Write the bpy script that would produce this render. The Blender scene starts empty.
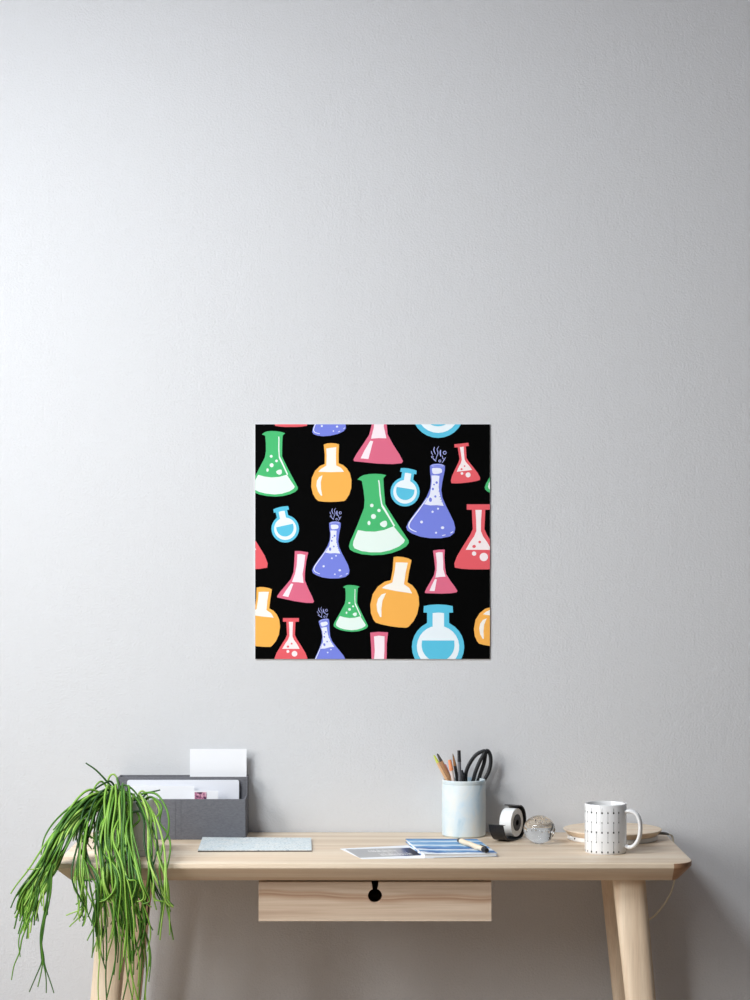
import bpy, bmesh, math, random
from mathutils import Vector, Matrix
R = math.radians
C = bpy.context.scene.collection
rnd = random.Random(7)

# ------------------------------------------------------------------ camera constants
CAM_Y, CAM_Z, F_PX, CX, CY = -4.55, 1.331, 2210.0, 375.0, 545.0
DESK = 0.74
def at(px, py, Y):
    """point of the photograph at depth Y, in metres"""
    s = F_PX / (Y - CAM_Y)
    return Vector(((px - CX) / s, Y, CAM_Z - (py - CY) / s))

# ------------------------------------------------------------------ materials
def lin(c):
    c = c / 255.0
    return c / 12.92 if c <= 0.04045 else ((c + 0.055) / 1.055) ** 2.4
def rgb(r, g, b, k=1.0):
    return (min(1, lin(r) * k), min(1, lin(g) * k), min(1, lin(b) * k), 1)
def new_mat(name, col, rough=0.6, spec=0.3, metal=0.0):
    m = bpy.data.materials.new(name); m.use_nodes = True
    b = m.node_tree.nodes['Principled BSDF']
    b.inputs['Base Color'].default_value = col
    b.inputs['Roughness'].default_value = rough
    b.inputs['Specular IOR Level'].default_value = spec
    b.inputs['Metallic'].default_value = metal
    return m
class NT:
    def __init__(s, m):
        s.t = m.node_tree; s.n = s.t.nodes; s.b = s.n['Principled BSDF']
    def add(s, kind, **kw):
        n = s.n.new(kind)
        for k, v in kw.items():
            if k.startswith('i_'):
                n.inputs[k[2:].replace('_', ' ')].default_value = v
            else: setattr(n, k, v)
        return n
    def link(s, a, b): s.t.links.new(a, b)
    def ramp(s, fac, stops, interp='LINEAR'):
        r = s.add('ShaderNodeValToRGB'); e = r.color_ramp.elements
        r.color_ramp.interpolation = interp
        while len(e) > 1: e.remove(e[-1])
        e[0].position, e[0].color = stops[0]
        for p, c in stops[1:]:
            x = e.new(p); x.color = c
        s.link(fac, r.inputs['Fac']); return r.outputs['Color']
    def coords(s, scale=(1, 1, 1), loc=(0, 0, 0), rot=(0, 0, 0)):
        t = s.add('ShaderNodeTexCoord'); mp = s.add('ShaderNodeMapping')
        mp.inputs['Scale'].default_value = scale; mp.inputs['Location'].default_value = loc
        mp.inputs['Rotation'].default_value = rot
        s.link(t.outputs['Object'], mp.inputs['Vector']); return mp.outputs['Vector']
    def noise(s, vec, scale, detail=3, rough=0.5, dist=0.0):
        n = s.add('ShaderNodeTexNoise'); n.inputs['Scale'].default_value = scale
        n.inputs['Detail'].default_value = detail; n.inputs['Roughness'].default_value = rough
        n.inputs['Distortion'].default_value = dist
        s.link(vec, n.inputs['Vector']); return n.outputs['Fac']
    def mix(s, fac, a, b, mode='MIX'):
        m = s.add('ShaderNodeMix', data_type='RGBA', blend_type=mode)
        if isinstance(fac, (int, float)): m.inputs[0].default_value = fac
        else: s.link(fac, m.inputs[0])
        for i, v in ((6, a), (7, b)):
            if isinstance(v, tuple): m.inputs[i].default_value = v
            else: s.link(v, m.inputs[i])
        return m.outputs[2]
    def bump(s, h, strength, dist=0.001):
        b = s.add('ShaderNodeBump'); b.inputs['Strength'].default_value = strength
        b.inputs['Distance'].default_value = dist
        s.link(h, b.inputs['Height']); s.link(b.outputs['Normal'], s.b.inputs['Normal'])
    def color(s, c): s.link(c, s.b.inputs['Base Color'])

def wood(name, light, mid, dark, axis='x', seed=0.0, streak=None, bands=True):
    """pale ash with the grain along one axis"""
    m = new_mat(name, light, 0.55, 0.25); t = NT(m)
    st = {'x': (0.35, 9, 9), 'z': (9, 9, 0.35)}[axis]
    v = t.coords(st, (seed, seed * 1.7, seed * 0.6))
    g = t.noise(v, 4.0, 4, 0.55, 0.6)
    col = t.ramp(g, [(0.30, dark), (0.48, mid), (0.62, light)])
    st2 = {'x': (3, 160, 160), 'z': (160, 160, 3)}[axis]
    f = t.noise(t.coords(st2, (seed, 0, 0)), 3.0, 2, 0.6)
    fine = t.ramp(f, [(0.35, (0.86, 0.84, 0.82, 1)), (0.6, (1, 1, 1, 1))])
    col = t.mix(0.6, col, fine, 'MULTIPLY')
    if bands:                                   # staves of slightly different tint
        st3 = {'x': (0.12, 11, 0.01), 'z': (11, 11, 0.1)}[axis]
        vo = t.noise(t.coords(st3, (seed * 2, 3.1, 0)), 1.6, 0)
        col = t.mix(0.5, col, t.ramp(vo, [(0.40, (0.86, 0.83, 0.79, 1)), (0.52, (1, 1, 1, 1))]), 'MULTIPLY')
    if streak:                                  # one reddish heartwood streak: (height, width)
        sp = t.add('ShaderNodeSeparateXYZ'); t.link(t.coords((1, 1, 1)), sp.inputs[0])
        wob = t.noise(t.coords((5, 1, 1)), 1.3, 1)
        mm = t.add('ShaderNodeMath', operation='MULTIPLY_ADD'); t.link(wob, mm.inputs[0])
        mm.inputs[1].default_value = 0.03; t.link(sp.outputs['Z'], mm.inputs[2])
        w = streak[1]; h = streak[0] + 0.015
        q = t.add('ShaderNodeMapRange'); t.link(mm.outputs[0], q.inputs['Value'])
        q.inputs['From Min'].default_value = h - w; q.inputs['From Max'].default_value = h + w
        col = t.mix(0.95, col, t.ramp(q.outputs[0], [(0, (1, 1, 1, 1)), (0.35, (0.80, 0.70, 0.64, 1)), (0.5, (0.62, 0.47, 0.40, 1)),
                    (0.62, (0.9, 0.85, 0.8, 1)), (0.75, (0.76, 0.64, 0.57, 1)), (1, (1, 1, 1, 1))]), 'MULTIPLY')
    t.color(col); t.bump(f, 0.12, 0.0006)
    return m

M = {}
M['wall'] = new_mat('painted_plaster', rgb(216, 216, 217), 0.85, 0.15)
t = NT(M['wall'])
n1 = t.noise(t.coords((1, 1, 1)), 240, 3, 0.6); n2 = t.noise(t.coords((1, 1, 0.35)), 60, 2)
mx = t.add('ShaderNodeMath', operation='MULTIPLY_ADD'); t.link(n2, mx.inputs[0]); mx.inputs[1].default_value = 0.5; t.link(n1, mx.inputs[2])
t.bump(mx.outputs[0], 0.5, 0.0023)
M['floor'] = wood('floor_oak', rgb(170, 153, 137), rgb(158, 140, 124), rgb(142, 125, 110), 'x', 4.0)
M['ceiling'] = new_mat('ceiling_paint', rgb(188, 197, 216), 0.9, 0.1)
M['trim'] = new_mat('trim_paint', rgb(240, 240, 240), 0.5)
M['top'] = wood('desktop_ash', rgb(241, 223, 199), rgb(235, 213, 186), rgb(225, 198, 168), 'x', 1.3)
M['top'].node_tree.nodes['Principled BSDF'].inputs['Roughness'].default_value = 0.42
M['top'].node_tree.nodes['Principled BSDF'].inputs['Specular IOR Level'].default_value = 0.5
M['leg'] = wood('leg_ash', rgb(243, 223, 197), rgb(238, 215, 187), rgb(228, 201, 171), 'z', 2.2, bands=False)
M['drawer'] = wood('drawer_ash', rgb(214, 193, 171), rgb(203, 180, 157), rgb(182, 156, 134), 'x', 5.1, streak=(0.046, 0.010), bands=False)

# ------------------------------------------------------------------ mesh helpers
def obj(name, bm, mats, parent=None, smooth=True, angle=35, loc=None):
    bmesh.ops.recalc_face_normals(bm, faces=bm.faces)
    me = bpy.data.meshes.new(name); bm.to_mesh(me); bm.free()
    for m in (mats if isinstance(mats, (list, tuple)) else [mats]): me.materials.append(m)
    o = bpy.data.objects.new(name, me); C.objects.link(o)
    if smooth:
        for p in me.polygons: p.use_smooth = True
        try: me.set_sharp_from_angle(angle=R(angle))
        except Exception: pass
    if parent: o.parent = parent
    if loc is not None: o.location = loc
    return o
def bevel(o, w, seg=2):
    m = o.modifiers.new('Bevel', 'BEVEL'); m.width = w; m.segments = seg; m.limit_method = 'ANGLE'; m.angle_limit = R(30)
    return o
def tag(o, label, cat, group=None):
    o['label'] = label; o['category'] = cat
    if group: o['group'] = group
    return o
def thing(name, label, cat, loc=(0, 0, 0), rz=0.0, group=None):
    o = bpy.data.objects.new(name, None); C.objects.link(o)
    o.location = loc; o.rotation_euler = (0, 0, rz); o.empty_display_size = 0.03
    return tag(o, label, cat, group)
def struct(name, bm, m, smooth=False):
    o = obj(name, bm, m, smooth=smooth); o['kind'] = 'structure'; return o
def BM(): return bmesh.new()
def box(bm, x0, x1, y0, y1, z0, z1, mi=0):
    v = [bm.verts.new((x, y, z)) for z in (z0, z1) for x, y in ((x0, y0), (x1, y0), (x1, y1), (x0, y1))]
    for f in ((3, 2, 1, 0), (4, 5, 6, 7), (0, 1, 5, 4), (1, 2, 6, 5), (2, 3, 7, 6), (3, 0, 4, 7)):
        fc = bm.faces.new([v[i] for i in f]); fc.material_index = mi
def loft(bm, rings, caps=True, closed=False, mi=0):
    vs = [[bm.verts.new(p) for p in r] for r in rings]; n = len(rings[0])
    for a, b in list(zip(vs, vs[1:])) + ([(vs[-1], vs[0])] if closed else []):
        for i in range(n):
            bm.faces.new((a[i], a[(i + 1) % n], b[(i + 1) % n], b[i])).material_index = mi
    if caps and not closed:
        bm.faces.new(vs[0][::-1]).material_index = mi; bm.faces.new(vs[-1]).material_index = mi
    return vs
def lathe(bm, prof, n=48, c=(0, 0, 0), mi=0):
    """profile (r, z); r = 0 closes on the axis"""
    prev = None
    for r, z in prof:
        if r < 1e-7: cur = [bm.verts.new((c[0], c[1], c[2] + z))]
        else: cur = [bm.verts.new((c[0] + r * math.cos(2 * math.pi * i / n), c[1] + r * math.sin(2 * math.pi * i / n), c[2] + z)) for i in range(n)]
        if prev:
            for i in range(n):
                j = (i + 1) % n
                if len(prev) == 1 and len(cur) == 1: break
                if len(prev) == 1: f = (prev[0], cur[j], cur[i])
                elif len(cur) == 1: f = (prev[i], prev[j], cur[0])
                else: f = (prev[i], prev[j], cur[j], cur[i])
                bm.faces.new(f).material_index = mi
        prev = cur
def frames(pts):
    pts = [Vector(p) for p in pts]; out = []
    T0 = (pts[1] - pts[0]).normalized()
    N = T0.orthogonal().normalized()
    for i, p in enumerate(pts):
        T = (pts[min(i + 1, len(pts) - 1)] - pts[max(i - 1, 0)]).normalized()
        N = (N - T * N.dot(T))
        N = N.normalized() if N.length > 1e-9 else T.orthogonal().normalized()
        out.append((p, N, T.cross(N)))
    return out
def tube(bm, pts, rad, n=8, mi=0, closed=False, flat=1.0):
    if not isinstance(rad, (list, tuple)): rad = [rad] * len(pts)
    if closed:
        P = [Vector(p) for p in pts]; k = len(P); nrm = Vector((0, 0, 0))
        for i in range(k): nrm += P[i].cross(P[(i + 1) % k])
        nrm.normalize(); rings = []
        for i in range(k):
            T = (P[(i + 1) % k] - P[i - 1]).normalized(); B = T.cross(nrm)
            rings.append([P[i] + (B * math.cos(2 * math.pi * j / n) + nrm * flat * math.sin(2 * math.pi * j / n)) * rad[i] for j in range(n)])
        loft(bm, rings, closed=True, mi=mi); return
    rings = [[p + (N * math.cos(2 * math.pi * j / n) + B * math.sin(2 * math.pi * j / n)) * r for j in range(n)]
             for (p, N, B), r in zip(frames(pts), rad)]
    loft(bm, rings, mi=mi)
def spline(pts, per=8, closed=False):
    P = [Vector(p) for p in pts]; k = len(P); out = []
    for i in range(k if closed else k - 1):
        a, b = P[i], P[(i + 1) % k]
        p0 = P[i - 1] if (closed or i > 0) else a * 2 - b
        p3 = P[(i + 2) % k] if (closed or i + 2 < k) else b * 2 - a
        for j in range(per):
            u = j / per
            out.append(0.5 * ((2 * a) + (b - p0) * u + (2 * p0 - 5 * a + 4 * b - p3) * u * u + (3 * a - p0 - 3 * b + p3) * u ** 3))
    if not closed: out.append(P[-1])
    return out
def prism(bm, poly, fn, d0, d1, mi=0):
    """extrude a 2-D outline: fn(u, v, d) gives the point"""
    a = [bm.verts.new(fn(u, v, d0)) for u, v in poly]; b = [bm.verts.new(fn(u, v, d1)) for u, v in poly]
    n = len(poly)
    bm.faces.new(a[::-1]).material_index = mi; bm.faces.new(b).material_index = mi
    for i in range(n): bm.faces.new((a[i], a[(i + 1) % n], b[(i + 1) % n], b[i])).material_index = mi
def rrect(x0, x1, y0, y1, rs, n=8):
    """rounded rectangle; rs = radii of the corners (x0y0, x1y0, x1y1, x0y1)"""
    out = []
    for (cx, cy, sx, sy, a0), r in zip(((x0, y0, 1, 1, 180), (x1, y0, -1, 1, 270), (x1, y1, -1, -1, 0), (x0, y1, 1, -1, 90)), rs):
        for i in range(n + 1):
            a = R(a0 + 90 * i / n)
            out.append((cx + sx * r + r * math.cos(a), cy + sy * r + r * math.sin(a)))
    return out

# ------------------------------------------------------------------ the room
XL, XR, YF, ZC = -1.9, 2.2, -5.2, 2.8
bm = BM(); box(bm, XL - 0.1, XR, 0, 0.1, 0, ZC); struct('wall_back', bm, M['wall'])
bm = BM(); box(bm, XL - 0.1, XR, YF, 0.1, -0.1, 0); struct('floor', bm, M['floor'])
bm = BM(); box(bm, XL - 0.1, XR, YF, 0.1, ZC, ZC + 0.1); struct('ceiling', bm, M['ceiling'])
WINS = ((-1.82, -1.18), (-2.82, -2.18)); WZ0, WZ1 = 1.08, 2.32
bm = BM()
for a, b in ((YF, -2.82), (-2.18, -1.82), (-1.18, 0)): box(bm, XL - 0.1, XL, a, b, WZ0, WZ1)
box(bm, XL - 0.1, XL, YF, 0, 0, WZ0); box(bm, XL - 0.1, XL, YF, 0, WZ1, ZC)
struct('wall_left', bm, M['wall'])
for k, (a, b) in enumerate(WINS):
    bm = BM(); w = 0.04; x0, x1 = XL - 0.09, XL - 0.05
    for y0, y1, z0, z1 in ((a, a + w, WZ0, WZ1), (b - w, b, WZ0, WZ1), (a + w, b - w, WZ0, WZ0 + w), (a + w, b - w, WZ1 - w, WZ1), (a + w, b - w, 1.68, 1.72)):
        box(bm, x0, x1, y0, y1, z0, z1)
    struct('window_%d' % (k + 1), bm, M['trim'])
bm = BM(); box(bm, XL, XR, -0.014, 0, 0, 0.09); bevel(struct('baseboard_back', bm, M['trim']), 0.003)

# ------------------------------------------------------------------ desk
desk = thing('desk', 'pale ash wood desk with a slope-edged top and one shallow drawer', 'desk', (0, 0, 0))
HX, YB, YFR = 0.5945, -0.004, -0.45
bm = BM()
def ring(dx, z, dy=None):
    """outline of the top: square left corner, softly cut right front corner, inset by dx / dy"""
    dy = dx if dy is None else dy
    base = rrect(-HX, HX, YFR, YB, (0.004, 0.02, 0.005, 0.005), 6); out = []
    A, B, Cc = Vector((HX - 0.040, YFR + dy)), Vector((HX - dx - 0.004 * (1 - dx / 0.04), YFR + dy + 0.008)), Vector((HX - dx, YFR + dy + 0.05 - dx))
    for k, (x, y) in enumerate(base):
        if 7 <= k < 14:
            u = (k - 7) / 6; p = A * (1 - u) ** 2 + B * 2 * u * (1 - u) + Cc * u * u; out.append((p.x, p.y, z))
        else: out.append((x * (HX - dx) / HX, YB + (y - YB) * ((YB - YFR) - dy) / (YB - YFR), z))
    return out
vr = loft(bm, [ring(0.0015, DESK), ring(0.0004, DESK - 0.0005), ring(0, DESK - 0.0015), ring(0, DESK - 0.0088), ring(0.0006, DESK - 0.0098),
               ring(0.0255, DESK - 0.0342), ring(0.0275, DESK - 0.0352)])
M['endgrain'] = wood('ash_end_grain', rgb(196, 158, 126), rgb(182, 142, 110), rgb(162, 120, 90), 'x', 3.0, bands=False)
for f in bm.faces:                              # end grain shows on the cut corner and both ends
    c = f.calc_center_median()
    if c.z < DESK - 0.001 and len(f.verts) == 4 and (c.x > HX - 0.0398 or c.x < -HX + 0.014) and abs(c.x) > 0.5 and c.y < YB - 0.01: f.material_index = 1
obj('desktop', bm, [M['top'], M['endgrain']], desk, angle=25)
ZU = DESK - 0.0352
def leg(sx, yt, yb, ox=0.0):
    b = BM(); rings = []
    for z, wx, dx in ((0, 0.046, 0.545), (0.472, 0.057, 0.501), (0.60, 0.060, 0.489), (ZU, 0.062, 0.479)):
        y = yb + (yt - yb) * z / ZU; h = 0.020 + 0.004 * z / ZU; rr = []
        for i in range(28):
            a = 2 * math.pi * i / 28; c, s = math.cos(a), math.sin(a)
            rr.append((sx * (dx + ox) + wx / 2 * math.copysign(abs(c) ** 0.75, c), y + h * math.copysign(abs(s) ** 0.62, s), z))
        rings.append(rr)
    loft(b, rings); return obj('leg', b, M['leg'], desk, angle=50)
for sx in (-1, 1):
    leg(sx, -0.375, -0.40, 0.007 if sx < 0 else 0.0); leg(sx, -0.125, -0.09, -0.008 if sx < 0 else 0.0)
# drawer: keyhole-cut front, tray behind, two hanging runners
dw, dh, dy0 = 0.436, 0.0738, -0.412
zt = ZU - 0.0044; ck = dh - 0.0262
def keyhole():
    p = [(-dw / 2, 0), (dw / 2, 0), (dw / 2, dh), (0.0068, dh), (0.0046, ck + 0.0115)]
    for i in range(25):
        a = R(68 - i * (316 / 24)); p.append((0.0132 * math.cos(a), ck + 0.0132 * math.sin(a)))
    return p + [(-0.0046, ck + 0.0115), (-0.0068, dh), (-dw / 2, dh)]
dr = None
bm = BM(); prism(bm, keyhole(), lambda u, v, d: (u, d, v), dy0, dy0 + 0.014)
dr = obj('drawer', bm, M['drawer'], desk, smooth=False, loc=(0, 0, zt - dh)); bevel(dr, 0.0006, 1)
bm = BM(); hw = dw / 2 - 0.012
box(bm, -hw, -hw + 0.01, dy0 + 0.014, -0.08, 0.004, dh - 0.006); box(bm, hw - 0.01, hw, dy0 + 0.014, -0.08, 0.004, dh - 0.006)
box(bm, -hw + 0.01, hw - 0.01, -0.09, -0.08, 0.004, dh - 0.006); box(bm, -hw + 0.01, hw - 0.01, dy0 + 0.014, -0.09, 0.004, 0.009)
obj('drawer_tray', bm, M['drawer'], dr, smooth=False)
for s in (-1, 1):
    bm = BM(); box(bm, min(s * (hw + 0.0005), s * (hw + 0.011)), max(s * (hw + 0.0005), s * (hw + 0.011)), dy0 + 0.016, -0.08, zt - 0.03, ZU)
    obj('runner', bm, M['leg'], desk, smooth=False)

# ------------------------------------------------------------------ poster
PX0, PX1, PY0, PY1 = 255.4, 489.8, 424.4, 658.9
inks = {'k': rgb(3, 3, 3), 'G': rgb(78, 190, 118), 'g': rgb(236, 250, 241), 'O': rgb(254, 184, 88), 'o': rgb(255, 249, 238),
        'P': rgb(228, 112, 140), 'p': rgb(254, 238, 243), 'R': rgb(236, 98, 106), 'r': rgb(254, 240, 240),
        'V': rgb(124, 136, 226), 'v': rgb(237, 239, 253), 'l': rgb(176, 182, 240), 'B': rgb(96, 200, 230), 'b': rgb(241, 250, 254),
        'w': rgb(235, 235, 235)}
keys = list(inks)
def circ(x, y, r, ry=None, n=20):
    ry = r if ry is None else ry
    return [(x + r * math.cos(2 * math.pi * i / n), y + ry * math.sin(2 * math.pi * i / n)) for i in range(n)]
def smooth2(pts, per=4): return [(p.x, p.y) for p in spline([(x, y, 0) for x, y in pts], per, True)]
def stroke(pts, w, per=4):
    P = [Vector((p.x, p.y)) for p in spline([(x, y, 0) for x, y in pts], per)]
    L, Rr = [], []
    for i, p in enumerate(P):
        T = (P[min(i + 1, len(P) - 1)] - P[max(i - 1, 0)]).normalized(); N = Vector((-T.y, T.x))
        k = w / 2 * (0.55 + 0.45 * math.sin(math.pi * (i + 0.6) / (len(P) + 0.2)))
        L.append(tuple(p + N * k)); Rr.append(tuple(p - N * k))
    return L + Rr[::-1]
def ringpoly(x, y, r, w): return stroke([(x + r * math.cos(a * 0.7), y + r * math.sin(a * 0.7)) for a in range(10)], w, 2)
FL = {}
FL['green'] = ([(357.5, 479.5), (386, 475), (409, 542)], [
    ('G', [(357.5, 479.6), (360, 477), (363.5, 475.2), (369, 474.1), (375, 473.8), (381, 474.1), (386.2, 475.1), (383.4, 478.2), (383.7, 486), (384.5, 496), (385.2, 504), (388, 509), (397, 523), (405, 535),
           (408.6, 540.5), (408.8, 543), (406, 546.5), (400, 550), (392, 553), (383, 554.8), (372, 555.2), (362, 554.3), (354, 552), (350, 549.5), (349, 546.5), (350, 542), (357, 526), (364, 508), (364.6, 500), (363.5, 490), (361.8, 481), (360, 480.2)]),
    ('g', [(358, 530), (366, 531.4), (375, 531.6), (384, 530), (393.5, 526.3), (399, 533), (404.8, 540), (404, 542.5), (399, 546.5), (390, 550.3), (381, 552.3), (370, 552.3), (361, 551), (354.5, 548.3), (353, 545.5), (353.4, 541.5)]),
    ('g', [(378, 480.3), (379.2, 480), (379.8, 483), (380.8, 494), (382.3, 504), (386, 510), (395, 525.6), (393.8, 526.8), (388, 517), (381.4, 506.5), (379.6, 496), (378.6, 484)]),
    ('g', circ(371.8, 505.5, 1.8)), ('g', circ(379, 510.5, 1.7)), ('g', circ(373.5, 516.5, 2.5)), ('g', circ(369, 523, 1.5, 2.2)),
    ('g', smooth2([(380, 523.5), (383, 521.2), (386.3, 521), (387, 525), (384.5, 527.3), (381, 526)]))])
FL['orange'] = ([(323.8, 444.5), (345.5, 500)], [
    ('O', [(323.8, 444.6), (327, 443.5), (331.5, 443.2), (336, 443.5), (339, 444.5), (338.6, 455), (338.7, 463.4), (343, 465), (347, 468.5), (350, 473.5), (351.5, 480), (351.3, 488), (349.3, 494.5), (345.8, 500), (344, 501),
           (338, 501.7), (331, 502), (323, 501.7), (318.3, 501), (316, 499), (313, 494), (311.3, 487), (311.8, 478), (315, 471), (320, 466), (324.7, 464), (324.8, 455)]),
    ('o', [(326.3, 448.6), (331, 447.8), (336.3, 447.2), (335.9, 456), (336.2, 465.4), (341, 467.8), (344.2, 471.9), (331, 472.2), (318.4, 471.8), (321, 469), (326.4, 465.6), (326.7, 456)]),
    ('o', [(322.6, 475.2), (319.2, 477), (316.9, 481), (316.4, 486), (318, 491.5), (321, 495.8), (322.3, 495.6), (321, 489), (320.8, 482)])])
FL['pink'] = ([(294.9, 551), (314, 602.5)], [
    ('P', [(294.9, 551), (301, 551.1), (308.3, 552.3), (306.3, 561), (305, 572), (304.8, 580), (308, 588), (312, 596), (314.1, 601.5), (313, 602.9), (306, 602.8), (295, 601.2), (284, 598.8), (277.4, 597.4), (277.2, 596), (280, 592),
           (286, 585), (290.9, 579), (293.6, 572), (294.4, 562)]),
    ('p', [(297.4, 554.2), (301, 554), (305.3, 555), (304, 566), (302.6, 574), (303.6, 583), (298, 582.2), (292, 582), (295, 574), (296.8, 565)]),
    ('p', [(291.3, 583.4), (293.4, 584), (288.4, 597), (282.6, 595.8), (286, 590.5)])])
def mir(pts, ax): return pts + [(2 * ax - x, y) for x, y in pts[::-1]]
FL['red'] = ([(466.7, 504.3), (454.5, 567.5)], [
    ('R', mir([(466.7, 504.3), (466.7, 509.7), (471.8, 509.8), (472.2, 520), (472.7, 529), (470, 535), (463, 546), (457, 556), (454.2, 563.5), (454.8, 567.6), (462, 568.8), (470, 569.4)], 478.5)),
    ('r', mir([(475.3, 509.9), (476, 520), (476.2, 531), (474, 536.5), (470, 542), (465.6, 549.8)], 478.5)),
    ('R', circ(474, 546.4, 1.8, 1.5)), ('R', circ(479.6, 542, 1.3)), ('r', circ(474, 553.6, 2.2)), ('r', circ(483.7, 557, 4.2))])
FL['violet'] = ([(444.8, 466), (406.2, 527)], [
    ('V', [(430, 465.6), (433, 464.2), (437.5, 463.7), (442, 464.2), (445, 466), (444.6, 471), (443.6, 475.5), (442.3, 482), (441.2, 490), (442.3, 497.5), (446, 506), (450.5, 515), (453.6, 521.5), (455.2, 528), (454.2, 533), (450, 536.4),
           (441, 538.2), (430, 538.2), (420, 536.6), (412, 533.6), (407.4, 530.5), (406.2, 527), (408.5, 522), (415, 513), (422, 504), (427, 496), (430.2, 488), (431, 480), (430.4, 475), (430, 470)]),
    ('l', circ(437.5, 465.7, 6.6, 1.5)), ('V', circ(437.5, 466, 4.6, 0.8)),
    ('v', smooth2([(432, 468.6), (435, 468), (441, 468.6), (441.6, 472.6), (436.6, 474), (432.8, 473.4)])),
    ('v', [(431.4, 475.6), (435, 475.4), (439.4, 476), (438.6, 487), (439.6, 494), (441.4, 500), (443.6, 506), (437, 505.2), (430, 505.4), (424, 504.2), (427, 500), (429.6, 495), (431, 488), (431.8, 481)]),
    ('v', stroke([(427.4, 498), (418, 511), (410.5, 521), (408.8, 526), (411, 529.4), (416.5, 532)], 1.3)),
    ('v', stroke([(442, 535.6), (445.5, 534.8)], 0.9)), ('v', stroke([(450.4, 533.2), (453, 531.6)], 0.9)),
    ('V', circ(436.6, 482.6, 1.2, 1.3)), ('V', circ(434, 484.6, 0.8)), ('V', circ(432.8, 489, 1.1, 1.3)), ('V', circ(435.3, 496.5, 1.1)), ('V', circ(430.4, 499.8, 1.5, 2.2)),
    ('V', stroke([(439.5, 489), (438.8, 492)], 0.7)), ('V', stroke([(441, 496.4), (438.9, 497)], 0.6)), ('V', stroke([(441.9, 499), (440, 499.5)], 0.6)), ('V', stroke([(442.8, 501.6), (441, 502)], 0.6)),
    ('v', circ(432.5, 511.8, 1.1)), ('v', circ(438, 508.7, 1.0)), ('v', circ(421.5, 522, 1.4)), ('v', circ(442.5, 527.7, 1.7, 1.4)), ('v', circ(436, 532.7, 1.0)),
    ('l', stroke([(431.3, 451), (431.6, 453), (432.8, 455)], 0.7)), ('l', stroke([(434.6, 447), (433.8, 450), (435.4, 454.4)], 0.9)),
    ('l', stroke([(438.8, 446.4), (437, 449.5), (438, 453), (436.6, 457), (435.4, 461.4)], 0.7)), ('l', stroke([(440.6, 450), (440.2, 453), (440.8, 456.6)], 1.3)),
    ('l', ringpoly(444.7, 452.8, 1.5, 0.8)), ('l', ringpoly(432.4, 457, 0.9, 0.7)), ('l', stroke([(433, 458.4), (436, 461.6)], 0.9)),
    ('l', stroke([(442.3, 455.6), (442.8, 458.6), (444, 459)], 0.7)), ('l', stroke([(445.6, 457.4), (444, 460), (442, 463)], 0.7)), ('l', ringpoly(439.8, 461, 1.1, 0.7))])
def arc(cx, cy, r, a0, a1, n=24): return [(cx + r * math.cos(R(a0 + (a1 - a0) * i / n)), cy + r * math.sin(R(a0 + (a1 - a0) * i / n))) for i in range(n + 1)]
FL['blue'] = ([(423.8, 606), (438, 647)], [
    ('B', [(423.8, 606), (430, 604.8), (438, 604.3), (446, 604.8), (452.6, 606), (453, 612.5), (449, 612.6), (449, 622.8)] + arc(438, 646.8, 26.2, -63, 243) + [(427, 622.8), (427, 612.6), (423.4, 612.5)]),
    ('b', [(432.6, 613), (438, 612.5), (444, 613), (444, 626.6)] + arc(438, 646.8, 21.2, -72, 252) + [(432.6, 626.6)]),
    ('B', [(422, 640.4), (454.2, 640.4)] + arc(438, 645, 16.4, -8, 188)[0:])])
INST = [('green', (357.5, 479.5), (409, 542), 2), ('green', (262, 434.4), (298, 488.6), 2), ('green', (343, 587.2), (368, 626.2), 2),
        ('orange', (323.8, 444.5), (345.5, 500), 1), ('orange', (393.6, 557), (408, 626.8), 1), ('orange', (256.7, 587.5), (271.6, 646), 1),
        ('pink', (294.9, 551), (314, 602.5), 1), ('pink', (433, 550.5), (457.4, 591.8), 1), ('pink', (370.2, 397.5), (403, 462.6), 1),
        ('red', (466.7, 504.3), (454.5, 567.5), 1), ('red', (454.2, 444.4), (451.2, 483.2), 1), ('red', (283, 618), (274.8, 660.8), 1),
        ('violet', (444.8, 466), (406.2, 527), 1), ('violet', (340.6, 523.0), (312.0, 570.3), 1), ('violet', (328.8, 619.2), (312.2, 667), 1),
        ('blue', (423.8, 606), (438, 647), 1), ('blue', (400.8, 468.2), (405.0, 492.0), 1), ('blue', (273.4, 509.4), (285.3, 528.9), 1)]
def clip(poly):
    for ax, lim, sg in ((0, PX0, 1), (0, PX1, -1), (1, PY0, 1), (1, PY1, -1)):
        out = []
        for i in range(len(poly)):
            a, b = poly[i - 1], poly[i]; da, db = sg * (a[ax] - lim), sg * (b[ax] - lim)
            if (da >= 0) != (db >= 0):
                u = da / (da - db); out.append((a[0] + (b[0] - a[0]) * u, a[1] + (b[1] - a[1]) * u))
            if db >= 0: out.append(b)
        poly = out
        if len(poly) < 3: return []
    return poly
S0 = F_PX / (0 - CAM_Y)
def pw(x, y): return ((x - 372.5) / S0, (PY1 - y) / S0)
pc = at(372.5, PY1, 0.0)
poster = thing('poster', 'square black poster printed with colourful laboratory flasks, on the wall', 'poster', (pc.x, 0, pc.z))
bm = BM(); W2, H2 = (PX1 - PX0) / 2 / S0, (PY1 - PY0) / S0
box(bm, -W2, W2, -0.003, -0.0002, 0, H2, keys.index('w'))
box(bm, -W2, W2, -0.0033, -0.003, 0, H2, keys.index('k'))
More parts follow.
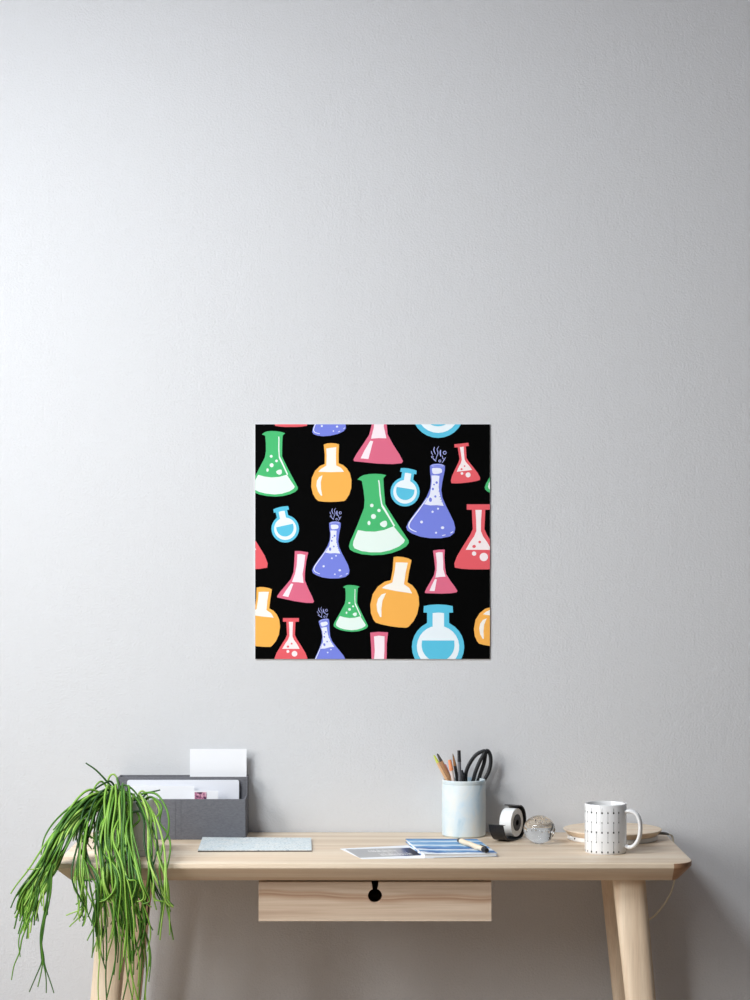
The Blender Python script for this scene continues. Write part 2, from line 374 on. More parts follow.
for kind, a, b, last in INST:
    anc, shapes = FL[kind]
    a0, b0 = complex(*anc[0]), complex(*anc[last]); a1, b1 = complex(*a), complex(*b)
    k = (b1 - a1) / (b0 - a0)
    for ox in (-235, 0, 235):
        for oy in (-235, 0, 235):
            for li, (ink, poly) in enumerate(shapes):
                q = []
                for x, y in poly:
                    z = a1 + (complex(x, y) - a0) * k; q.append((z.real + ox, z.imag + oy))
                q = clip(q)
                if q:
                    d = -0.0034 - 0.00012 * (1 if li == 0 else (3 if ink.isupper() and li > 1 else 2))
                    vs = []
                    for x, y in q:
                        u, v = pw(x, y); vs.append(bm.verts.new((u, d, v)))
                    try: f = bm.faces.new(vs); f.material_index = keys.index(ink)
                    except ValueError: pass
for f in list(bm.faces):
    f.normal_update()
    if len(f.verts) > 4 and f.normal.y > 0: f.normal_flip()
me = bpy.data.meshes.new('printed_sheet'); bm.to_mesh(me); bm.free()
for k in keys: me.materials.append(new_mat('ink_' + k, inks[k], 0.7, 0.04 if k == 'k' else 0.1))
o = bpy.data.objects.new('printed_sheet', me); C.objects.link(o); o.parent = poster

# ------------------------------------------------------------------ file box and its papers
linen = new_mat('grey_linen', rgb(114, 114, 119), 0.9, 0.1); t = NT(linen)
wv = t.add('ShaderNodeTexWave', wave_type='BANDS', bands_direction='X'); wv.inputs['Scale'].default_value = 260; wv.inputs['Distortion'].default_value = 3
t.link(t.coords((1, 1, 1)), wv.inputs['Vector'])
nz = t.noise(t.coords((170, 170, 420)), 1.0, 3, 0.7)
t.color(t.mix(nz, rgb(88, 88, 92), rgb(128, 128, 133))); t.bump(nz, 0.5, 0.0008)
BX0, BX1, BYF, BYB = -0.524, -0.2597, -0.118, -0.008
fb = thing('file_box', 'dark grey linen desktop file box with a low front and taller back', 'file box', ((BX0 + BX1) / 2, (BYF + BYB) / 2, DESK))
hx, hy, tk = (BX1 - BX0) / 2, (BYB - BYF) / 2, 0.0035
hF, hB, yd = 0.0812, 0.1185, 0.016          # front height, back height, depth position of the divider
bm = BM(); box(bm, -hx, hx, -hy, -hy + tk, 0, hF); bevel(obj('front_panel', bm, linen, fb, smooth=False), 0.0008)
bm = BM(); box(bm, -hx, hx, hy - tk, hy, 0, hB); bevel(obj('back_panel', bm, linen, fb, smooth=False), 0.0008)
bm = BM(); box(bm, -hx + tk, hx - tk, yd, yd + tk, tk, hB); bevel(obj('divider', bm, linen, fb, smooth=False), 0.0008)
bm = BM(); box(bm, -hx + tk, hx - tk, -hy + tk, hy - tk, 0, tk); obj('bottom_panel', bm, linen, fb, smooth=False)
for s in (-1, 1):
    bm = BM()
    prism(bm, [(-hy + tk, 0), (hy - tk, 0), (hy - tk, hB), (yd, hB), (yd - 0.003, hF), (-hy + tk, hF)], lambda u, v, d: (d, u, v), s * hx, s * (hx - tk))
    bevel(obj('side_panel', bm, linen, fb, smooth=False), 0.0006)
bm = BM(); box(bm, -0.135 + 0.001, -0.125, -hy - 0.0012, -hy, 0.001, hF)
bevel(obj('fabric_strap', bm, linen, fb, smooth=False), 0.0004, 1)
bm = BM(); xx = (178.5 - 375) / 497 - (BX0 + BX1) / 2
for s in (-1, 1): box(bm, xx + s * 0.0055 - 0.0008, xx + s * 0.0055 + 0.0008, -hy - 0.0006, -hy + 0.0004, 0.001, hF - 0.001)
obj('seam', bm, linen, fb, smooth=False)
bpy.data.objects.remove(bpy.data.objects['fabric_strap'], do_unlink=True)

paper = new_mat('white_paper', rgb(244, 244, 246), 0.8, 0.1)
paper2 = new_mat('cool_white_card', rgb(232, 233, 239), 0.75, 0.1)
def card(name, px0, px1, pyt, Y, th, zb, m, label, cat, tilt=0.0, r=0.002, group=None):
    a = at(px0, pyt, Y); b = at(px1, pyt, Y); w = (b.x - a.x) / 2
    root = thing(name, label, cat, ((a.x + b.x) / 2, Y, zb), 0, group)
    bm = BM(); h = a.z - zb
    prism(bm, rrect(-w, w, 0, h, (0.0005, 0.0005, r, r), 4), lambda u, v, d: (u, d + v * math.tan(tilt), v), 0, th)
    o = obj('sheet', bm, m, root, smooth=False); return root, w, h
zb = DESK + 0.0042
def single(args):
    root, w, h = args
    o = root.children[0]; o.parent = None; o.location = root.location; o.name = root.name + '_'
    for k in ('label', 'category', 'group'):
        if k in root: o[k] = root[k]
    nm = root.name; bpy.data.objects.remove(root, do_unlink=True); o.name = nm; return o, w, h
single(card('blank_card', 189.8, 246.4, 749.2, -0.026, 0.003, zb, paper, 'large blank white card standing tallest in the back slot of the grey file box', 'card', 0.02, 0.0008))
single(card('filing_board', 127, 239, 780.2, -0.056, 0.007, zb, paper2, 'long pale rounded board filed behind the shorter cards in the grey box', 'board', 0.0, 0.004))
single(card('envelope', 128, 194, 786.2, -0.072, 0.0014, zb, paper, 'white envelope filed in the grey box behind the plant pot', 'envelope', 0.03, 0.0006))
pcd = card('photo_card', 193.5, 218, 791, -0.088, 0.001, zb, paper, 'small white card with a pink photo print in the grey box', 'card', 0.03, 0.0006)
root, w, h = pcd
pk = new_mat('pink_photo_print', rgb(150, 90, 120), 0.5); t = NT(pk)
t.color(t.ramp(t.noise(t.coords((1, 1, 1)), 160, 2), [(0.35, rgb(70, 40, 70)), (0.5, rgb(190, 120, 150)), (0.62, rgb(235, 190, 200))]))
bm = BM(); box(bm, -w + 0.002, -w + 0.026, -0.0006, 0.0001, h - 0.026, h - 0.0025)
bmesh.ops.translate(bm, verts=bm.verts, vec=(0, h * math.tan(0.03) - 0.0006, 0)); obj('photo_print', bm, pk, root, smooth=False)

# ------------------------------------------------------------------ plant
pot_c = Vector((-0.476, -0.325, DESK))
plant = thing('potted_plant', 'trailing green mistletoe cactus in a grey pot, spilling over the desk edge', 'plant', pot_c)
glz = new_mat('grey_stoneware', rgb(200, 201, 199), 0.6, 0.3); t = NT(glz)
t.color(t.mix(t.noise(t.coords((1, 1, 1)), 60, 4, 0.7), rgb(192, 194, 194), rgb(216, 216, 214)))
bm = BM(); lathe(bm, [(0, 0), (0.050, 0), (0.0515, 0.0015), (0.0522, 0.011), (0.0512, 0.0125), (0.0528, 0.014), (0.0560, 0.05), (0.0605, 0.1055), (0.0600, 0.1072), (0.0570, 0.1072), (0.0560, 0.105), (0.0540, 0.085), (0, 0.085)], 56)
obj('pot', bm, glz, plant)
soil = new_mat('potting_soil', rgb(74, 58, 44), 0.95, 0.05)
bm = BM(); lathe(bm, [(0, 0.0855), (0.0542, 0.0855), (0.0552, 0.096), (0.04, 0.0985), (0.02, 0.0995), (0, 0.100)], 40)
for v in bm.verts:
    if v.co.z > 0.095: v.co.z += rnd.uniform(-0.001, 0.0015)
obj('soil', bm, soil, plant)
stem = new_mat('succulent_stems', rgb(96, 140, 60), 0.42, 0.35); t = NT(stem)
geo = t.add('ShaderNodeNewGeometry')
t.color(t.ramp(geo.outputs['Random Per Island'], [(0.0, rgb(36, 70, 30)), (0.25, rgb(62, 106, 36)), (0.55, rgb(96, 144, 48)), (0.8, rgb(130, 174, 66)), (1.0, rgb(168, 198, 100))]))
t.b.inputs['Subsurface Weight'].default_value = 0.0
bm = BM()
def strand(ctrl, r0=0.0024, r1=0.0012, split=True, per=7):
    pts = spline([at(*c) - pot_c for c in ctrl], per); n = len(pts)
    A1, w1, p1 = rnd.uniform(0.0004, 0.0022), rnd.uniform(25, 55), rnd.uniform(0, 6.3)
    ln = 0.0; prv = pts[0]; q = []
    for i, p in enumerate(pts):
        ln += (p - prv).length; prv = p
        q.append(p + Vector((A1 * min(1, i / 12) * math.sin(w1 * ln + p1), 0, 0)))
    pts = q
    tube(bm, pts, [r0 + (r1 - r0) * (i / (n - 1)) ** 1.5 for i in range(n)], 7)
    if split:
        for _ in range(rnd.choice((1, 1, 2, 2))):
            k = int(n * rnd.uniform(0.45, 0.82)); rest = pts[k:]; m = len(rest)
            if m < 4: continue
            side = Vector((rnd.uniform(-1, 1), -abs(rnd.gauss(0, 0.25)), rnd.uniform(-0.3, 0.0)))
            amp = rnd.uniform(0.008, 0.026)
            keep = max(4, int(m * rnd.uniform(0.6, 1.0)))
            q = [p + side * amp * (math.sin(min(1, i / max(1, m - 1)) * 1.6)) for i, p in enumerate(rest[:keep])]
            rr = r0 + (r1 - r0) * (k / n) ** 1.5
            tube(bm, q, [rr * 0.95 + (r1 * 0.9 - rr * 0.95) * (i / (keep - 1)) for i in range(keep)], 7)
g = rnd.gauss; U = rnd.uniform
# left cascade: a thick sheaf that arcs over the left corner of the desk
for i in range(36):
    j = U(-1, 1); k2 = j * U(0.6, 1.0); L = U(0.0, 1.0)
    strand([(122 + g(0, 7), 806, -0.34 + g(0, 0.012)), (112 + g(0, 4), 797 + g(0, 2.5), -0.355), (92 + 2 * j, 801 + 4 * j + g(0, 3), -0.39 + g(0, 0.012)),
            (73 + 4 * j, 819 + 7 * j + g(0, 2), -0.43 + g(0, 0.012)), (57 + 8 * j, 846 + 5 * j, -0.468 - U(0, 0.02)), (44 + 9 * k2 + g(0, 2), 870 + 4 * j, -0.482), (32 + 10 * k2 + g(0, 2), 888 + 12 * L, -0.485),
            (25 + 11 * k2 + g(0, 3), 905 + 34 * L, -0.487)], 0.0025, 0.0014)
strand([(120, 805, -0.34), (104, 792, -0.36), (78, 802, -0.40), (57, 818, -0.43), (46, 836, -0.46), (41, 855, -0.47)], split=False)
strand([(121, 805, -0.34), (105, 795, -0.36), (84, 802, -0.40), (66, 815, -0.42), (53, 830, -0.45)], split=False)
strand([(121, 805, -0.33), (100, 797, -0.36), (64, 830, -0.45), (44, 864, -0.482), (36, 869, -0.485), (27, 869, -0.487)], 0.0022, 0.0010, False)
for k, e in enumerate(((30, 992), (38, 991), (46, 993), (54, 993))):      # the long dark trailer with its fork
    strand([(66, 834, -0.46), (54, 862, -0.483), (47 + (k % 2) * 3, 895, -0.486), (42, 930, -0.487), (41 + k, 955, -0.487), (42.5 + (k - 1.5) * 1.2, 962 + 3 * (k % 2), -0.487), ((42.5 + e[0]) / 2 + (k % 3) - 1, 976, -0.487), (e[0], e[1] - 4 * (k == 1), -0.487)], 0.0018, 0.0010, False)
strand([(60, 840, -0.46), (50, 868, -0.483), (46, 900, -0.486), (44, 930, -0.487), (42, 950, -0.487)], 0.0018, 0.0012, False)
strand([(62, 845, -0.46), (50, 880, -0.484), (38, 905, -0.486), (24, 935, -0.487), (20, 952, -0.487), (14, 966, -0.487), (11, 980, -0.487)], 0.0017, 0.0010, False)
strand([(62, 845, -0.46), (46, 890, -0.484), (30, 912, -0.486), (20, 938, -0.487), (20, 957, -0.487)], 0.0017, 0.0010, False)
# front curtain: out of the pot, over its rim and down past the desk edge
for i in range(60):
    x = U(88, 146) if i < 49 else (U(148, 168) if i < 55 else U(72, 90)); c = (x - 118) / 46.0
    if x < 90: yb = U(900, 932)
    elif x < 105: yb = U(895, 975)
    elif x < 146: yb = U(900, 1012)
    else: yb = U(890, 946)
    if rnd.random() < 0.25: yb = U(858, 905)
    xs = 119 + 10 * c + g(0, 5); top = 793 + abs(c) * 4 + g(0, 4); fr = U(-0.505, -0.468)
    xm = (107 + 20 * c + g(0, 10)) if i < 49 else (x - 4 + g(0, 4)); xm = max(x - 14, min(x + 14, xm))      # where it passes in front of the pot
    strand([(xs, 806, -0.33 + U(-0.03, 0.02)), (xs + (xm - xs) * 0.35, top, -0.36 - U(0, 0.012)), (xs + (xm - xs) * 0.8, top + 14 + U(0, 10), -0.405 - U(0, 0.02)),
            (xm + g(0, 3), 846 + g(0, 4), -0.45 - U(0, 0.012)), ((x + xm) / 2 + g(0, 3), 878 + g(0, 4), fr), (x + g(0, 3), (882 + yb) / 2 + 6, fr), (x + g(0, 5), max(yb, 900), fr)], 0.0023, 0.0012)
# shorter ones beside and behind the pot on its left
for i in range(16):
    x = U(74, 112); fr = U(-0.44, -0.38)
    strand([(115 + g(0, 4), 806, -0.33), (112 - (112 - x) * 0.3, 795 + g(0, 3), -0.355), (x + 6, 812 + g(0, 5), -0.39), (x, 832 + g(0, 4), fr), (x + g(0, 5), U(838, 852), fr)], 0.0021, 0.0012)
# loops on the right over the pot
for c in ([(135, 806, -0.34), (140, 795, -0.35), (156, 794, -0.37), (167, 812, -0.39), (168, 832, -0.42), (163, 846, -0.45), (160, 872, -0.48), (166, 905, -0.485), (173, 940, -0.485)],
          [(130, 806, -0.34), (136, 800, -0.36), (150, 812, -0.395), (153, 836, -0.43), (158, 858, -0.47), (166, 888, -0.485), (160, 940, -0.485)],
          [(128, 806, -0.34), (131, 812, -0.392), (142, 812, -0.397), (152, 826, -0.42), (156, 850, -0.46), (150, 885, -0.482), (146, 925, -0.482)],
          [(140, 805, -0.33), (152, 797, -0.35), (160, 812, -0.38), (150, 825, -0.40), (147, 850, -0.45), (151, 880, -0.48), (157, 910, -0.48)],
          [(139, 805, -0.33), (150, 797, -0.35), (161, 806, -0.38), (160, 822, -0.39), (168, 834, -0.42), (170, 850, -0.45), (165, 880, -0.48), (158, 935, -0.48)],
          [(126, 806, -0.35), (122, 798, -0.37), (128, 820, -0.40), (131, 850, -0.45), (133, 890, -0.48), (128, 930, -0.48), (133, 985, -0.48), (128, 1010, -0.48)],
          [(133, 806, -0.35), (139, 818, -0.395), (133, 826, -0.40), (124, 834, -0.41), (120, 850, -0.45), (122, 885, -0.48), (120, 980, -0.48)],
          [(150, 855, -0.47), (148, 885, -0.485), (140, 920, -0.487), (141, 960, -0.487), (139, 1008, -0.487)]):
    strand(c, 0.0023, 0.0013, False)
# loops that stand up above the rim
for c in ([(122, 806, -0.33), (116, 792, -0.33), (106, 780, -0.33), (96, 770, -0.33), (85.5, 763, -0.33)],
          [(112, 806, -0.32), (108, 785, -0.32), (110, 776, -0.32), (115, 775, -0.32), (119, 784, -0.32), (122, 806, -0.32)],
          [(116, 806, -0.34), (104, 783, -0.34), (96, 785, -0.36), (90, 797, -0.375)],
          [(122, 806, -0.34), (112, 783, -0.34), (102, 784, -0.36), (90, 794, -0.38), (86, 806, -0.39)],
          [(114, 806, -0.34), (120, 788, -0.34), (128, 786, -0.35), (136, 794, -0.37), (141, 806, -0.392)],
          [(120, 806, -0.31), (110, 790, -0.31), (103, 792, -0.32), (106, 806, -0.32)],
          [(138, 806, -0.31), (138, 796, -0.31), (142, 791, -0.31), (147, 795, -0.31), (149, 806, -0.31)],
          [(136, 806, -0.33), (146, 794, -0.33), (152, 792, -0.33), (161, 790, -0.33)],
          [(125, 806, -0.33), (121, 790, -0.33), (117, 778, -0.34), (118, 786, -0.36), (124, 800, -0.38), (124, 830, -0.41)],
          [(118, 806, -0.33), (113, 788, -0.335), (107, 790, -0.35), (98, 800, -0.38), (92, 826, -0.41)]):
    strand(c, 0.0022, 0.0014, False)
obj('foliage', bm, stem, plant, angle=80)

# ------------------------------------------------------------------ papers lying on the desk
def quad_pt(c, u, v):
    """bilinear point on a quad (bl, br, fr, fl): u to the right, v from back to front"""
    bl, br, fr, fl = [Vector((p[0], p[1], 0)) for p in c]
    return (bl * (1 - u) + br * u) * (1 - v) + (fl * (1 - u) + fr * u) * v
def slab(bm, c, zf, th, nu=12, nv=12, mi=0):
    """a sheet over a quad: zf(u, v) its lower height, th its thickness"""
    lo = [[None] * (nv + 1) for _ in range(nu + 1)]; hi = [[None] * (nv + 1) for _ in range(nu + 1)]
    for i in range(nu + 1):
        for j in range(nv + 1):
            p = quad_pt(c, i / nu, j / nv); z = zf(i / nu, j / nv)
            lo[i][j] = bm.verts.new((p.x, p.y, z)); hi[i][j] = bm.verts.new((p.x, p.y, z + th))
    for i in range(nu):
        for j in range(nv):
            bm.faces.new((hi[i][j], hi[i][j + 1], hi[i + 1][j + 1], hi[i + 1][j])).material_index = mi
            bm.faces.new((lo[i][j], lo[i + 1][j], lo[i + 1][j + 1], lo[i][j + 1])).material_index = mi
    for i in range(nu):
        for j in (0, nv): bm.faces.new((lo[i][j], lo[i + 1][j], hi[i + 1][j], hi[i][j])).material_index = mi
    for j in range(nv):
        for i in (0, nu): bm.faces.new((lo[i][j], lo[i][j + 1], hi[i][j + 1], hi[i][j])).material_index = mi
spk = new_mat('speckled_paper', rgb(214, 221, 221), 0.8, 0.1); t = NT(spk)
a_ = t.ramp(t.noise(t.coords((1, 1, 1)), 220, 3, 0.7), [(0.34, rgb(170, 182, 186)), (0.44, rgb(226, 231, 231)), (0.66, rgb(242, 244, 243))])
b_ = t.ramp(t.noise(t.coords((1, 1, 1)), 40, 3, 0.6), [(0.42, rgb(222, 233, 237)), (0.6, rgb(244, 245, 242))])
t.color(t.mix(0.5, a_, b_, 'MULTIPLY'))
backing = new_mat('dark_backing', rgb(92, 84, 78), 0.8, 0.1)
q = [(-0.346, -0.112), (-0.128, -0.116), (-0.122, -0.292), (-0.341, -0.296)]
qc = Vector((-0.234, -0.205, DESK)); q = [(x - qc.x, y - qc.y) for x, y in q]
pad = thing('notepad', 'flat pale speckled notepad lying in front of the grey file box', 'notepad', qc)
bm = BM(); slab(bm, q, lambda u, v: 0.0001, 0.0022, 4, 4); obj('backing_board', bm, backing, pad, smooth=False)
bm = BM(); slab(bm, q, lambda u, v: 0.0024 + 0.0016 * (1 - v) * (1 - u) ** 2, 0.0014, 12, 6); obj('cover', bm, spk, pad, angle=30)
# leaflet: white sheet with a grey printed panel and white script
gp = new_mat('grey_print', rgb(150, 150, 152), 0.5, 0.2); t = NT(gp)
sx_ = t.add('ShaderNodeSeparateXYZ'); t.link(t.coords((1, 1, 1)), sx_.inputs[0])
nn = t.add('ShaderNodeMath', operation='MULTIPLY_ADD'); t.link(t.noise(t.coords((1, 1, 1)), 25, 3), nn.inputs[0]); nn.inputs[1].default_value = 0.012; t.link(sx_.outputs['X'], nn.inputs[2])
t.color(t.ramp(t.add('ShaderNodeMapRange').outputs[0] if False else nn.outputs[0], [(0.0, rgb(176, 175, 175)), (0.055, rgb(188, 184, 180)), (0.074, rgb(170, 168, 174)), (0.084, rgb(40, 62, 112)), (0.096, rgb(18, 24, 50))]))
white_ink = new_mat('white_script', rgb(240, 238, 236), 0.7, 0.1)
lc = Vector((-0.02, -0.33, DESK))
def lq(pts): return [(x - lc.x, y - lc.y) for x, y in pts]
lf = thing('leaflet', 'white leaflet with a grey script-printed panel, tucked under the blue notebook', 'leaflet', lc)
def onz(px, py, z):           # where a photo point meets a horizontal plane
    s = (py - CY) / (CAM_Z - z); return ((px - CX) / s, F_PX / s + CAM_Y)
zL = DESK + 0.0008
bm = BM(); slab(bm, lq([onz(340, 848.6, zL), onz(408, 845.2, zL), onz(434, 858.0, zL), onz(362, 858.8, zL)]), lambda u, v: 0.0002, 0.0006, 4, 4); sh = obj('sheet', bm, paper, lf, smooth=False)
pq = lq([onz(345.4, 849.3, zL), onz(410, 847.8, zL), onz(423, 855.2, zL), onz(359.5, 857.8, zL)])
bm = BM(); slab(bm, pq, lambda u, v: 0.0008, 0.0002, 4, 4); obj('printed_panel', bm, gp, lf, smooth=False)
bm = BM()
def scribble(u0, u1, v0, h, seed):
    """a line of small slanted hand-written strokes, each its own little patch"""
    rr = random.Random(seed); u = u0
    while u < u1:
        hh = h * rr.choice((0.55, 0.6, 0.7, 1.0)); w = rr.uniform(0.010, 0.016); sl = 0.010
        for a, b, c, d in ((u, u + w * 0.5, v0 - hh, v0), (u + w * 0.55, u + w, v0 - hh * rr.uniform(0.2, 0.5), v0 - hh * 0.05)):
            q = [quad_pt(pq, x, y) + Vector((0, 0, 0.00115)) for x, y in ((a, d), (b, d), (b + sl * (d - c) / h, c), (a + sl * (d - c) / h, c))]
            bm.faces.new([bm.verts.new(p) for p in q])
        u += w + (0.016 if rr.random() < 0.16 else 0.005)
scribble(0.28, 0.72, 0.42, 0.26, 3); scribble(0.38, 0.86, 0.88, 0.36, 9)
obj('script_print', bm, white_ink, lf, smooth=False)
# notebook
blue = new_mat('watercolour_cover', rgb(90, 140, 190), 0.55, 0.3); t = NT(blue)
uvn = t.add('ShaderNodeSeparateXYZ'); t.link(t.coords((1, 1, 1)), uvn.inputs[0])
ws = t.noise(t.coords((9, 22, 1), (0.3, 0.2, 0)), 1.2, 3, 0.6, 0.8)
ma = t.add('ShaderNodeMath', operation='MULTIPLY_ADD'); t.link(ws, ma.inputs[0]); ma.inputs[1].default_value = 0.075; t.link(uvn.outputs['Y'], ma.inputs[2])
mr = t.add('ShaderNodeMapRange'); t.link(ma.outputs[0], mr.inputs['Value']); mr.inputs['From Min'].default_value = -0.073; mr.inputs['From Max'].default_value = 0.145
dk, md, lt, wt = rgb(36, 92, 162), rgb(96, 156, 208), rgb(170, 204, 228), rgb(236, 242, 246)
t.color(t.ramp(mr.outputs[0], [(0.0, wt), (0.06, wt), (0.10, dk), (0.17, md), (0.23, wt), (0.29, wt), (0.34, dk), (0.45, md), (0.52, wt), (0.58, lt), (0.66, md), (0.74, md), (0.80, wt), (0.84, lt), (0.90, md), (1.0, dk)]))
nc = Vector((0.147, -0.265, DESK))
zN = DESK + 0.0075
nq = [(p[0] - nc.x, p[1] - nc.y) for p in (onz(405.5, 838.6, zN), onz(477, 838.8, zN), onz(497.5, 853, zN), onz(424, 854.6, zN))]
nbk = thing('notebook', 'blue and white watercolour covered notebook lying on the front of the desk', 'notebook', nc)
def up(u, v): return 0.0016 * (1 - u) ** 3 * v
bm = BM(); slab(bm, nq, lambda u, v: 0.0012, 0.0008, 6, 6); obj('back_cover', bm, blue, nbk, angle=30)
def inset(c, k):
    return [tuple(quad_pt(c, a, b).xy) for a, b in ((k, k), (1 - k, k), (1 - k, 1 - k), (k, 1 - k))]
bm = BM(); slab(bm, inset(nq, 0.012), lambda u, v: 0.0021, 0.0042, 6, 6); pg = obj('pages', bm, paper, nbk, angle=30)
bm = BM(); slab(bm, nq, lambda u, v: 0.0064 + up(u, v), 0.0009, 16, 10); obj('front_cover', bm, blue, nbk, angle=30)
# pen on the notebook
cream = new_mat('cream_barrel', rgb(236, 218, 190), 0.5, 0.3); blk = new_mat('black_plastic', rgb(30, 30, 33), 0.4, 0.4)
A = Vector((*onz(458.2, 839.6, 0.754), 0)); B = Vector((*onz(487.2, 850.2, 0.754), 0))
mid = (A + B) / 2; d = (B - A); Lp = d.length; ang = math.atan2(d.y, d.x)
pen = thing('pen', 'cream barrelled pen with black ends lying on the blue notebook', 'pen', (mid.x, mid.y, DESK + 0.0083), ang)
pr = 0.0050
def xl(bm, prof, n=20, mi=0):                     # lathe along local x
    b2 = BM(); lathe(b2, prof, n)
    mp = {v: bm.verts.new((v.co.z, v.co.x, v.co.y + pr)) for v in b2.verts}
    for f in b2.faces: bm.faces.new([mp[v] for v in f.verts]).material_index = mi
    b2.free()
h = Lp / 2
bm = BM(); xl(bm, [(0, -h + 0.016), (pr, -h + 0.016), (pr, h - 0.020), (0, h - 0.020)]); obj('barrel', bm, cream, pen)
bm = BM(); xl(bm, [(0, h - 0.0199), (pr * 0.98, h - 0.0199), (pr * 0.98, h - 0.004), (pr * 0.8, h - 0.001), (0, h)]); obj('end_cap', bm, blk, pen)
bm = BM(); xl(bm, [(0, -h + 0.0159), (pr * 0.98, -h + 0.0159), (pr * 0.85, -h + 0.004), (0.0012, -h), (0, -h)]); obj('grip', bm, blk, pen)
bm = BM(); box(bm, h - 0.038, h - 0.006, -0.0014, 0.0014, 2 * pr + 0.0009, 2 * pr + 0.0019); box(bm, h - 0.010, h - 0.006, -0.0014, 0.0014, 2 * pr - 0.0006, 2 * pr + 0.0010)
bevel(obj('clip', bm, blk, pen, smooth=False), 0.0003, 1)

# ------------------------------------------------------------------ pencil cup and what stands in it
cc = Vector((0.1805, -0.056, DESK)); cr, ch = 0.0445, 0.1145
cup = new_mat('pale_blue_glaze', rgb(222, 234, 238), 0.5, 0.35); t = NT(cup)
t.color(t.ramp(t.noise(t.coords((1, 1, 0.55), (0.8, 0.1, 0.3)), 20, 4, 0.6, 0.6), [(0.34, rgb(172, 200, 214)), (0.47, rgb(208, 222, 228)), (0.6, rgb(222, 227, 225)), (0.75, rgb(228, 226, 218))]))
kc = thing('pencil_cup', 'pale blue glazed ceramic cup holding pencils and scissors', 'pencil cup', cc)
bm = BM(); lathe(bm, [(0, 0), (cr - 0.003, 0), (cr, 0.003), (cr, ch - 0.010), (cr - 0.0008, ch - 0.0085), (cr, ch - 0.007), (cr - 0.0004, ch - 0.001), (cr - 0.0015, ch), (cr - 0.0038, ch), (cr - 0.0045, ch - 0.002), (cr - 0.0045, 0.006), (0, 0.006)], 64)
obj('body', bm, cup, kc)
def M1(n, c, r=0.5): return new_mat(n, c, r, 0.35)
pine = M1('pencil_wood', rgb(226, 180, 138)); pine2 = M1('pencil_wood_deep', rgb(212, 160, 118))
def stick(name, label, cat, top, bot, segs, n=6):
    """a long round or six-sided thing from its bottom to its top: segs = (part name, t0, r0, t1, r1, material)"""
    T = at(*top); Bp = Vector((cc.x + bot[0], cc.y + bot[1], DESK + 0.0068 + 0.002)); ax = T - Bp; L = ax.length
    o = thing(name, label, cat, Bp); o.rotation_mode = 'QUATERNION'; o.rotation_quaternion = Vector((0, 0, 1)).rotation_difference(ax.normalized())
    for pn, t0, r0, t1, r1, m in segs:
        bm = BM(); lathe(bm, [(0, t0 * L), (r0, t0 * L), (r1, t1 * L), (0, t1 * L)], n); obj(pn, bm, m, o, angle=25)
    return o
grp = None
stick('pencil', 'natural wood pencil with a yellow-green end, leftmost in the pale cup', 'pencil', (433.8, 755, -0.060), (0.022, -0.010),
      [('barrel', 0.0, 0.0034, 0.90, 0.0034, pine), ('tip', 0.90, 0.0034, 0.985, 0.0018, M1('lime_lacquer', rgb(208, 214, 92))), ('lead', 0.985, 0.0018, 1.0, 0.0006, M1('lime_lead', rgb(180, 200, 60)))])
stick('pencil', 'natural wood pencil with a dark grey end, second from the left in the cup', 'pencil', (437.2, 753.6, -0.047), (0.026, 0.004),
      [('barrel', 0.0, 0.0036, 0.90, 0.0036, pine2), ('tip', 0.90, 0.0036, 0.985, 0.0020, M1('grey_lacquer', rgb(88, 78, 74))), ('lead', 0.985, 0.0020, 1.0, 0.0007, M1('graphite', rgb(50, 48, 48)))])
stick('marker', 'short pale pink marker between the wood pencils and the orange-topped pen', 'marker', (444.6, 764.5, -0.028), (0.012, 0.020),
      [('barrel', 0.0, 0.0036, 0.86, 0.0036, M1('pale_pink', rgb(236, 204, 200))), ('cap', 0.86, 0.0037, 1.0, 0.0030, M1('coral_pink', rgb(238, 150, 148)))], 14)
stick('pen', 'pen with an orange top and a pale clear-looking barrel in the cup', 'pen', (449.6, 759.8, -0.062), (-0.003, -0.022),
      [('barrel', 0.0, 0.0034, 0.85, 0.0034, M1('pale_barrel', rgb(226, 208, 200), 0.3)), ('cap', 0.85, 0.0042, 1.0, 0.0034, M1('orange_cap', rgb(240, 152, 104)))], 14)
stick('pencil', 'dark pencil with a sharpened brown wood tip, beside the black capped pen', 'pencil', (452.8, 753.6, -0.038), (0.006, 0.008),
      [('barrel', 0.0, 0.0034, 0.84, 0.0034, blk), ('tip', 0.84, 0.0034, 0.96, 0.0016, M1('sharpened_wood', rgb(150, 106, 66))), ('lead', 0.96, 0.0016, 1.0, 0.0005, M1('brown_lead', rgb(120, 92, 50)))])
stick('pen', 'upright pen with a black cap and grey barrel, tallest in the cup', 'pen', (459.0, 750.4, -0.070), (-0.006, -0.030),
      [('barrel', 0.0, 0.0034, 0.86, 0.0034, M1('grey_barrel', rgb(104, 104, 108), 0.35)), ('cap', 0.86, 0.0037, 1.0, 0.0034, blk)], 16)
stick('marker', 'short black marker standing between the grey pen and the scissors', 'marker', (462.0, 770.0, -0.045), (0.016, 0.0),
      [('barrel', 0.0, 0.0046, 0.90, 0.0046, blk), ('cap', 0.90, 0.0046, 1.0, 0.0016, blk)], 14)
